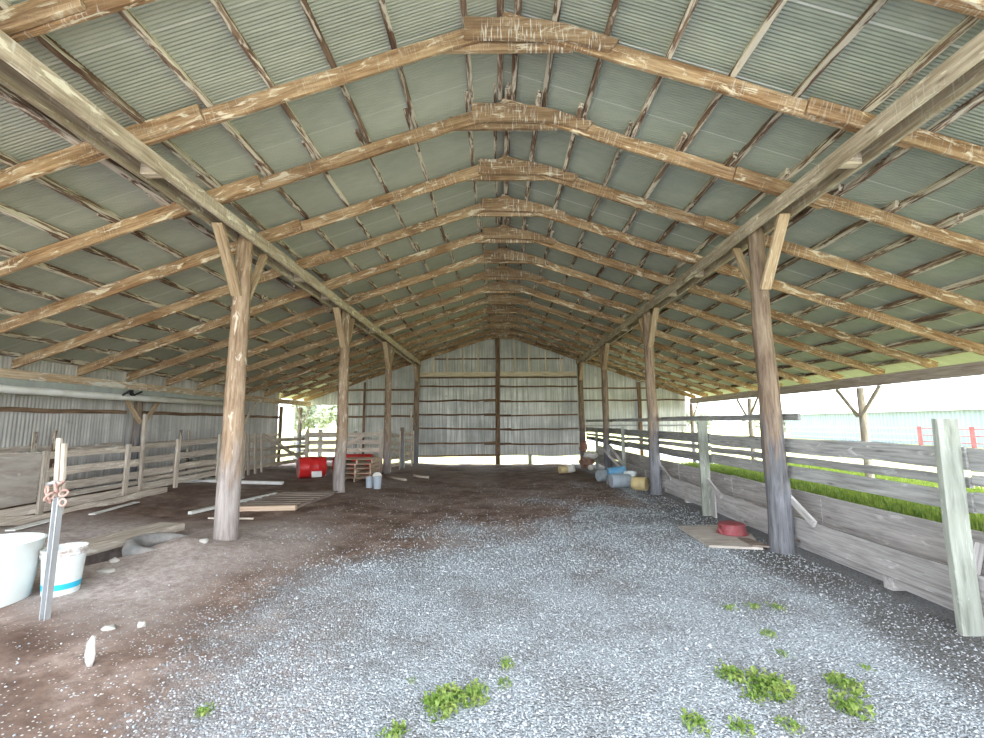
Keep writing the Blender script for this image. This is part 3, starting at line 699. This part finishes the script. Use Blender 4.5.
pail(-2.93, 10.62, .085, .095, .28, 'grey_plastic', 'grey can with a white top, right one of two by the second left post', 'can', 'can', 'cans by the second left post', 'rim')
T, _ = lying_drum((-3.32, 12.0, ground_z(-3.3, 12) + .13), (.3, -1, .1), .3, .12, 'foam', 'small white bucket lying beside the pallet stack', 'bucket', None, None, 'bucket')
for i, (a, b, lb) in enumerate((((-3.3, 13.0), (-2.6, 12.4), 'curved branch on the dirt right of the pallet stack'), ((-2.6, 13.4), (-2.1, 13.2), 'pale branch on the dirt before the slatted panels'))):
    z = ground_z(*a) + .03; o = tube('branch', [(a[0], a[1], z + .02), ((a[0] + b[0]) / 2, (a[1] + b[1]) / 2 - .1, ground_z(*b) + .06), (b[0], b[1], ground_z(*b) + .04)], .035, 'lfence'); tag(o, lb, 'branch', 'branches on the dirt')

# ------------------------------------------------------------------ things by the right fence
gz = lambda x, y: ground_z(x, y)
lying_drum((2.98, 12.6, gz(3, 12.6) + .15), (1, .35, 0), .42, .15, 'grey_plastic', 'small grey drum lying leftmost in the heap of buckets', 'drum', None, 'buckets heaped by the right fence')
lying_drum((3.10, 11.42, gz(3, 11.4) + .17), (1, .12, 0), .50, .17, 'grey_plastic', 'grey drum lying under the blue bucket by the right fence', 'drum', None, 'buckets heaped by the right fence')
T, _ = lying_drum((3.15, 11.95, gz(3.15, 11.9) + .34), (1, 0, .1), .46, .13, 'blue_dull', 'blue bucket lying on its side on top of the heap', 'bucket', None, 'buckets heaped by the right fence', 'bucket')
board('prop', (3.0, 12.0, gz(3, 12) + .0), (3.0, 12.0, gz(3, 12) + .215), .2, .2, 'grey', T, up=(1, 0, 0))
pail(3.40, 11.55, .13, .16, .40, 'white_plastic', 'white bucket standing upright between grey drum and yellow pail', group='buckets heaped by the right fence')
lying_drum((3.42, 10.85, gz(3.4, 10.85) + .16), (.8, -.6, .0), .34, .16, 'yellow', 'dirty yellow pail lying against the second right post', 'bucket', 'yellow', 'buckets heaped by the right fence', 'bucket')
lying_drum((2.10, 14.6, gz(2.1, 14.6) + .12), (1, .3, 0), .26, .12, 'yellow', 'small yellow pail lying out on the dirt near the end wall', 'bucket', None, None, 'bucket')
lying_drum((2.38, 14.9, gz(2.4, 14.9) + .13), (.9, -.3, .3), .30, .13, 'foam', 'small white pail lying beside the yellow one near the end wall', 'bucket', None, None, 'bucket')
def lump(name, loc, size, mat, lab, cat, seed=0, sub=3, group=None, parent=None, rough=.35):
    bm = bmesh.new(); bmesh.ops.create_icosphere(bm, subdivisions=sub, radius=1)
    for vv in bm.verts:
        k = 1 + rough * noise.noise(vv.co * 1.6 + Vector((seed, seed * 2, 0))); vv.co = Vector((vv.co.x * size[0] * k, vv.co.y * size[1] * k, vv.co.z * size[2] * k))
    me = bpy.data.meshes.new(name); bm.to_mesh(me); bm.free()
    o = link(name, me, mat, parent, Matrix.Translation(loc), True)
    if parent is None: tag(o, lab, cat, group)
    return o
lump('feed_bag', (3.42, 16.5, gz(3.4, 16.6) + .52), (.25, .3, .13), 'bag', 'crumpled white feed bag by the fence near the end wall', 'bag', 3, rough=.7)
lump('cloth_heap', (3.32, 16.8, gz(3.4, 16.8) + .22), (.25, .34, .23), 'cloth', 'rust brown heap under the white feed bag', 'heap', 5, rough=.8)
lump('cloth_heap', (3.52, 18.3, gz(3.5, 18.3) + .85), (.14, .22, .24), 'cloth', 'brown bundle hanging on the fence end by the end wall', 'heap', 9, rough=.8)
lump('ball', (3.28, 15.9, gz(3.3, 15.9) + .09), (.10, .1, .10), 'foam', 'small white ball on the ground below the feed bag', 'ball', 2, rough=.05)
for i, (a, b, lb) in enumerate((((3.55, 11.9, .05), (3.2, 13.6, .85), 'pale loose board leaning on the right fence behind the blue bucket'), ((3.62, 12.6, .3), (3.40, 13.6, .95), 'second loose board leaning higher on the right fence'))):
    o = board('leaning_board', a, b, .09, .03, 'bunk', None, up=(1, 0, 0)); tag(o, lb, 'board', 'boards leaning by the right fence')
# plywood pieces and bowl
def slab(name, poly, th, mat, lab, cat, tilt=0.0, lift=0.0):
    cx = sum(p[0] for p in poly) / len(poly); cy = sum(p[1] for p in poly) / len(poly); n = len(poly)
    z = max(gz(*p) for p in poly) + .004 + lift
    v = [(x - cx, y - cy, 0) for x, y in poly] + [(x - cx, y - cy, th) for x, y in poly]
    f = [tuple(range(n - 1, -1, -1)), tuple(range(n, 2 * n))] + [(i, (i + 1) % n, (i + 1) % n + n, i + n) for i in range(n)]
    o = link(name, mesh(name, v, f), mat, None, Matrix.Translation((cx, cy, z))); tag(o, lab, cat); return o
slab('plywood_sheet', [(2.75, 5.98), (3.38, 5.86), (3.62, 6.55), (3.70, 7.15), (2.78, 7.05)], .03, 'plywood', 'broken plywood sheet on the gravel under the red bowl', 'plywood')
slab('wood_scrap', [(3.28, 5.92), (3.50, 5.84), (3.42, 6.24), (3.30, 6.30)], .022, 'brown_board', 'small broken wood scrap on the corner of the plywood sheet', 'board', lift=.032)
T = thing('feed_bowl', 'faded red rubber feed bowl turned over on the plywood', 'bowl', (3.42, 6.55, .05))
bz = max(gz(3.4, 6.5), gz(2.78, 7.05), gz(3.62, 6.55)) + .038
lathe('bowl', [(.0, .145), (.15, .145), (.175, .135), (.20, .01), (.215, .0), (.205, .0), (.185, .03), (.16, .12), (0, .13)], 'bowl', T, Matrix.Translation((3.38, 6.60, bz)), 32)
tube('side_handle', [(3.19, 6.55, bz + .10), (3.145, 6.50, bz + .07), (3.165, 6.46, bz + .03)], .018, 'bowl', T)

# ------------------------------------------------------------------ debris and stones
chips_ = [(-2.70, 3.02, .045, .10, 'pale jagged chip standing up in the dark dirt', 1), (-2.99, 3.48, .05, .02, 'flat pale stone left of the pair in the dark dirt', 0), (-2.80, 3.56, .035, .03, 'rounded pale stone right of the pair in the dark dirt', 0),
          (-3.66, 5.52, .06, .03, 'white stone at the foot of the nearest left post', 0), (-4.05, 4.62, .08, .03, 'flat grey stone between the pail and the hole', 0), (-4.20, 4.88, .05, .03, 'white stone beside the hole edge near the pail', 0)]
for i, (x, y, r, hh, lb, up_) in enumerate(chips_):
    lump('stone', (x, y, gz(x, y) + (hh * .8 if up_ else hh * .4)), (r * (.8 if up_ else 1), r * (.4 if up_ else .7), hh if up_ else hh), 'debris', lb, 'stone', i + 11, 2, 'pale stones on the left dirt', None, .6)

def scatter(name, spots, mat, lab, cat, elong=.75):
    """many tiny stones, one object"""
    ico = bmesh.new(); bmesh.ops.create_icosphere(ico, subdivisions=1, radius=1)
    bv = np.array([q.co[:] for q in ico.verts]); bf = np.array([[q.index for q in ff.verts] for ff in ico.faces]); ico.free()
    rng = np.random.default_rng(5); N = len(spots); S = np.array(spots)
    pert = 1 + .35 * (rng.random((N, len(bv), 1)) - .5)
    P = bv[None] * pert * (rng.random((N, 1, 3)) * .6 + .6) * np.array([1, 1, elong]) * S[:, None, 3:4]
    a = rng.random(N) * 6.283; ca, sa = np.cos(a)[:, None], np.sin(a)[:, None]
    X = P[..., 0] * ca - P[..., 1] * sa; Y = P[..., 0] * sa + P[..., 1] * ca
    P = np.stack([X, Y, P[..., 2]], -1) + S[:, None, :3]
    Fq = (bf[None] + (np.arange(N) * len(bv))[:, None, None]).reshape(-1, 3)
    me = bpy.data.meshes.new(name); me.vertices.add(N * len(bv)); me.vertices.foreach_set('co', P.reshape(-1).astype(np.float32))
    me.loops.add(Fq.size); me.loops.foreach_set('vertex_index', Fq.reshape(-1).astype(np.int32)); me.polygons.add(len(Fq))
    me.polygons.foreach_set('loop_start', (np.arange(len(Fq)) * 3).astype(np.int32)); me.update(calc_edges=True); me.validate()
    at = me.attributes.new('tone', 'FLOAT', 'POINT'); at.data.foreach_set('value', np.repeat(rng.random(N), len(bv)).astype(np.float32))
    tag(link(name, me, mat), lab, cat, None, 'stuff')
t = NT('gravel stone'); tn = t.attr('tone'); big = t.noise(t.tc(), 1.3, 5, .6)
M['stone'] = t.fin(t.mix(t.math('MULTIPLY', t.ramp(big, [(.34, 1), (.52, 0)]), .45), t.ramp(tn, [(0, (.19, .205, .225)), (.3, (.29, .315, .34)), (.7, (.43, .455, .485)), (1, (.56, .58, .60))]), (.22, .21, .20)), .85, 0, .25)
rng = random.Random(3); spots = []
while len(spots) < 42000:
    y = 2.1 + (rng.random() ** 1.8) * 10; x = rng.uniform(-3.4, 4.0)
    g, dm, du, cp = fields(x, y); p = 1.0 if g > .6 else (.35 if g > .3 else (.14 if g > .1 else .035))
    if rng.random() > p or (x > 3.7): continue
    if dm > .5 and rng.random() < .45: continue
    r = rng.uniform(.004, .0088) * (1 + .35 * (y > 5)); 
    if rng.random() < .02: r *= 1.7
    spots.append((x, y, ground_z(x, y) + r * .25, r))
scatter('gravel', spots, 'stone', 'crushed pale grey gravel covering the aisle floor', 'gravel')

def weed(x, y, size, n, lab, seed):
    rg = random.Random(seed); v, f = [], []; z = ground_z(x, y)
    for i in range(n):
        a = rg.uniform(0, 6.28); d = rg.random() ** .7 * size * (.62 if n > 60 else .5); bx, by = d * math.cos(a), 1.25 * d * math.sin(a)
        la = rg.uniform(0, 6.28); L = rg.uniform(.3, .6) * size * .55; hh = rg.uniform(.12, .42) * size * .8; wd = L * rg.uniform(.16, .3)
        dx, dy = math.cos(la), math.sin(la); px, py = -dy, dx; b = len(v)
        v += [(bx, by, .0), (bx + dx * L * .5 + px * wd, by + dy * L * .5 + py * wd, hh * .8), (bx + dx * L * .5 - px * wd, by + dy * L * .5 - py * wd, hh * .8),
              (bx + dx * L, by + dy * L, hh * .75), (bx + dx * L * .5, by + dy * L * .5, hh * .7)]
        f += [(b, b + 1, b + 4), (b, b + 4, b + 2), (b + 1, b + 3, b + 4), (b + 4, b + 3, b + 2)]
    o = link('weed', mesh('weed', v, f), 'weed', None, Matrix.Translation((x, y, z - .002))); tag(o, lab, 'weed', 'green weeds growing through the gravel')
W = [(-1.71, 2.70, .10, 60, 'small round weed alone on the left edge of the gravel'), (-.57, 2.52, .14, 60, 'weed cut by the picture bottom left of the big yellow-green clump'), (-.33, 2.78, .19, 170, 'bright yellow-green weed clump, left half of the biggest pair at the bottom centre'),
     (-.17, 2.86, .16, 130, 'bright yellow-green weed clump, right half of the biggest pair at the bottom centre'), (.04, 3.20, .11, 50, 'small dark weed above the bottom centre clumps'), (.02, 2.98, .09, 40, 'small pale weed right of the biggest clumps'), (-.57, 3.02, .07, 24, 'tiny weed up left of the biggest clumps'),
     (1.50, 3.08, .15, 90, 'spreading weed, upper left end of the large patch at the lower right'), (1.66, 2.95, .20, 170, 'thick weed in the middle of the large patch at the lower right'), (1.52, 2.84, .12, 60, 'weed at the lower end of the large patch at the lower right'),
     (2.16, 2.98, .16, 110, 'dark weed right of the large patch at the lower right'), (2.02, 2.76, .16, 110, 'dark weed below and left of the rightmost clump'), (1.06, 2.60, .13, 80, 'weed at the bottom edge left of the large right patch'), (1.29, 2.57, .12, 60, 'narrow weed at the bottom edge under the large right patch'),
     (1.56, 2.59, .11, 60, 'pale weed at the bottom edge right of the narrow one'), (2.03, 4.12, .12, 40, 'faint weed farther up the gravel, left of a row of three'), (2.26, 4.15, .12, 40, 'faint weed farther up the gravel, middle of a row of three'), (2.46, 4.12, .12, 40, 'faint weed farther up the gravel, right of a row of three'),
     (2.08, 3.63, .11, 40, 'small weed between the row of three and the large patch'), (2.02, 3.34, .09, 34, 'tiny weed just above the large right patch'), (2.45, 3.17, .09, 30, 'tiny pale weed on the right by the dark gravel')]
for i, (x, y, s_, n, lb) in enumerate(W): weed(x, y, s_, n, lb, i)

# grass outside on the right
rg = random.Random(12); v, f = [], []
for i in range(42000):
    x = 6.85 + rg.random() ** 1.5 * 5.0; y = rg.uniform(2.5, 18)
    if x < 7.2 and rg.random() < .5: continue
    a = rg.uniform(0, 6.28); hh = rg.uniform(.06, .24); wd = rg.uniform(.01, .022); b = len(v); dx, dy = math.cos(a), math.sin(a); z0 = ground_z(x, y) if x < 8.9 else -.06
    lx, ly = rg.uniform(-.06, .06), rg.uniform(-.06, .06)
    v += [(x - dx * wd, y - dy * wd, z0), (x + dx * wd, y + dy * wd, z0), (x + lx, y + ly, z0 + hh)]; f.append((b, b + 1, b + 2))
tag(link('grass', mesh('grass', v, f), 'grass'), 'bright green grass beyond the right eave', 'grass', None, 'stuff')

# ------------------------------------------------------------------ beyond the right side
T = thing('shed', 'long pale blue metal shed with a white roof across the yard', 'shed', (30, 30, -.1))
n = 0; v = []; f = []
ya, yb_ = 8.0, 46.2; N = int((yb_ - ya) / .3 * 4)
for i in range(N + 1):
    y = ya + (yb_ - ya) * i / N; d = .03 * (1 if (i % 4) in (0, 1) else -1)
    v += [(d, y - 30, -.1), (d, y - 30, 2.36)]
for i in range(N): f.append((i * 2, i * 2 + 1, i * 2 + 3, i * 2 + 2))
link('wall', mesh('wall', v, f), 'shed_wall', T, Matrix.Translation((30, 30, 0)))
board('wall', (30, yb_ - .02, 1.1), (46, yb_ - .02, 1.1), 2.6, .06, 'shed_wall', T, wob=0)
v = [(29.6, ya - .3, 2.30), (38, ya - .3, 4.05), (46.4, ya - .3, 2.30), (29.6, yb_ + .3, 2.30), (38, yb_ + .3, 4.05), (46.4, yb_ + .3, 2.30)]
v += [(a, b, c + .12) for a, b, c in v]
f = [(0, 1, 4, 3), (1, 2, 5, 4), (6, 9, 10, 7), (7, 10, 11, 8), (0, 3, 9, 6), (2, 8, 11, 5), (0, 6, 7, 1), (1, 7, 8, 2), (3, 4, 10, 9), (4, 5, 11, 10)]
link('roof', mesh('roof', [(a - 30, b - 30, c) for a, b, c in v], f), 'shed_roof', T, Matrix.Translation((30, 30, 0)))
T = thing('pipe_fence', 'faded red pipe fence in the yard before the pale shed', 'fence', (16, 18, 0))
for z in (1.34, 1.1, .86, .62, .38): tube('rail', [(16, 12.0, z), (16, 16.78, z)], .018, 'gate_red', T); tube('rail', [(16.02, 16.82, z), (16.02, 26, z)], .018, 'gate_pale', T)
for y in (15.0, 16.85): board('post', (15.95, y, -.1), (15.95, y, 1.42), .10, .08, 'gate_red', T, up=(0, 1, 0))
for y in (19.5, 24.3): board('post', (15.95, y, -.1), (15.95, y, 1.30), .1, .08, 'gate_pale', T, up=(0, 1, 0))

def tree(x, y, h, r, lab, seed):
    rg = random.Random(seed); T = thing('tree', lab, 'tree', (x, y, -.1), 'trees far beyond the barn')
    log('trunk', (x, y, -.2), (x + .1, y, h * .5), .18, .1, 'bark', T, n=8)
    v, f = [], []
    cl = [(rg.gauss(0, .45) * r, rg.gauss(0, .45) * r, h * .62 + rg.gauss(0, .35) * h * .33, r * rg.uniform(.3, .55)) for _ in range(14)]
    for i in range(2600):
        cx, cy, cz, cr = rg.choice(cl); d = Vector((rg.gauss(0, 1), rg.gauss(0, 1), rg.gauss(0, 1))).normalized() * cr * rg.uniform(.6, 1)
        p = Vector((cx, cy, max(.5, cz))) + d; a = Vector((rg.gauss(0, 1), rg.gauss(0, 1), rg.gauss(0, 1))).normalized(); b_ = a.orthogonal().normalized(); s_ = rg.uniform(.12, .26)
        q = len(v); v += [p + a * s_, p + b_ * s_ * .6, p - a * s_, p - b_ * s_ * .6]; f.append((q, q + 1, q + 2, q + 3))
    link('crown', mesh('crown', v, f), 'tree', T, Matrix.Translation((x, y, -.1)))
TR = [(25, 60, 3.4, 2.0, 'low bushy tree beyond the yard, leftmost seen under the right eave'), (32, 70, 3.8, 2.2, 'low bushy tree beyond the yard, second from left under the right eave'), (37.5, 60, 3.2, 2.0, 'low bushy tree beyond the yard, third from left under the right eave'),
      (44, 68, 3.5, 2.2, 'low bushy tree next to the end of the pale shed'), (-17.6, 40, 4.4, 2.2, 'pale green tree seen left in the far left opening'), (-13.2, 37, 3.9, 1.8, 'pale green tree seen right in the far left opening')]
for i, a in enumerate(TR): tree(*a, i)

# white foam bit on a left purlin
T = thing('foam_fitting', 'white knobby fitting hanging from a left purlin at the picture edge', 'fitting', (-4.7, 3.85, 4.1))
px = -(.47 + .62 * 7); pzz = zr(px) + .18
lump('lump', (px, 3.75, pzz - .03), (.09, .05, .035), 'foam', '', '', 4, 2, None, T)
tube('stem', [(px, 3.72, pzz - .03), (px - .01, 3.72, pzz - .10)], .018, 'foam', T)
lump('knob', (px - .01, 3.72, pzz - .12), (.04, .04, .03), 'foam', '', '', 6, 2, None, T, .2)
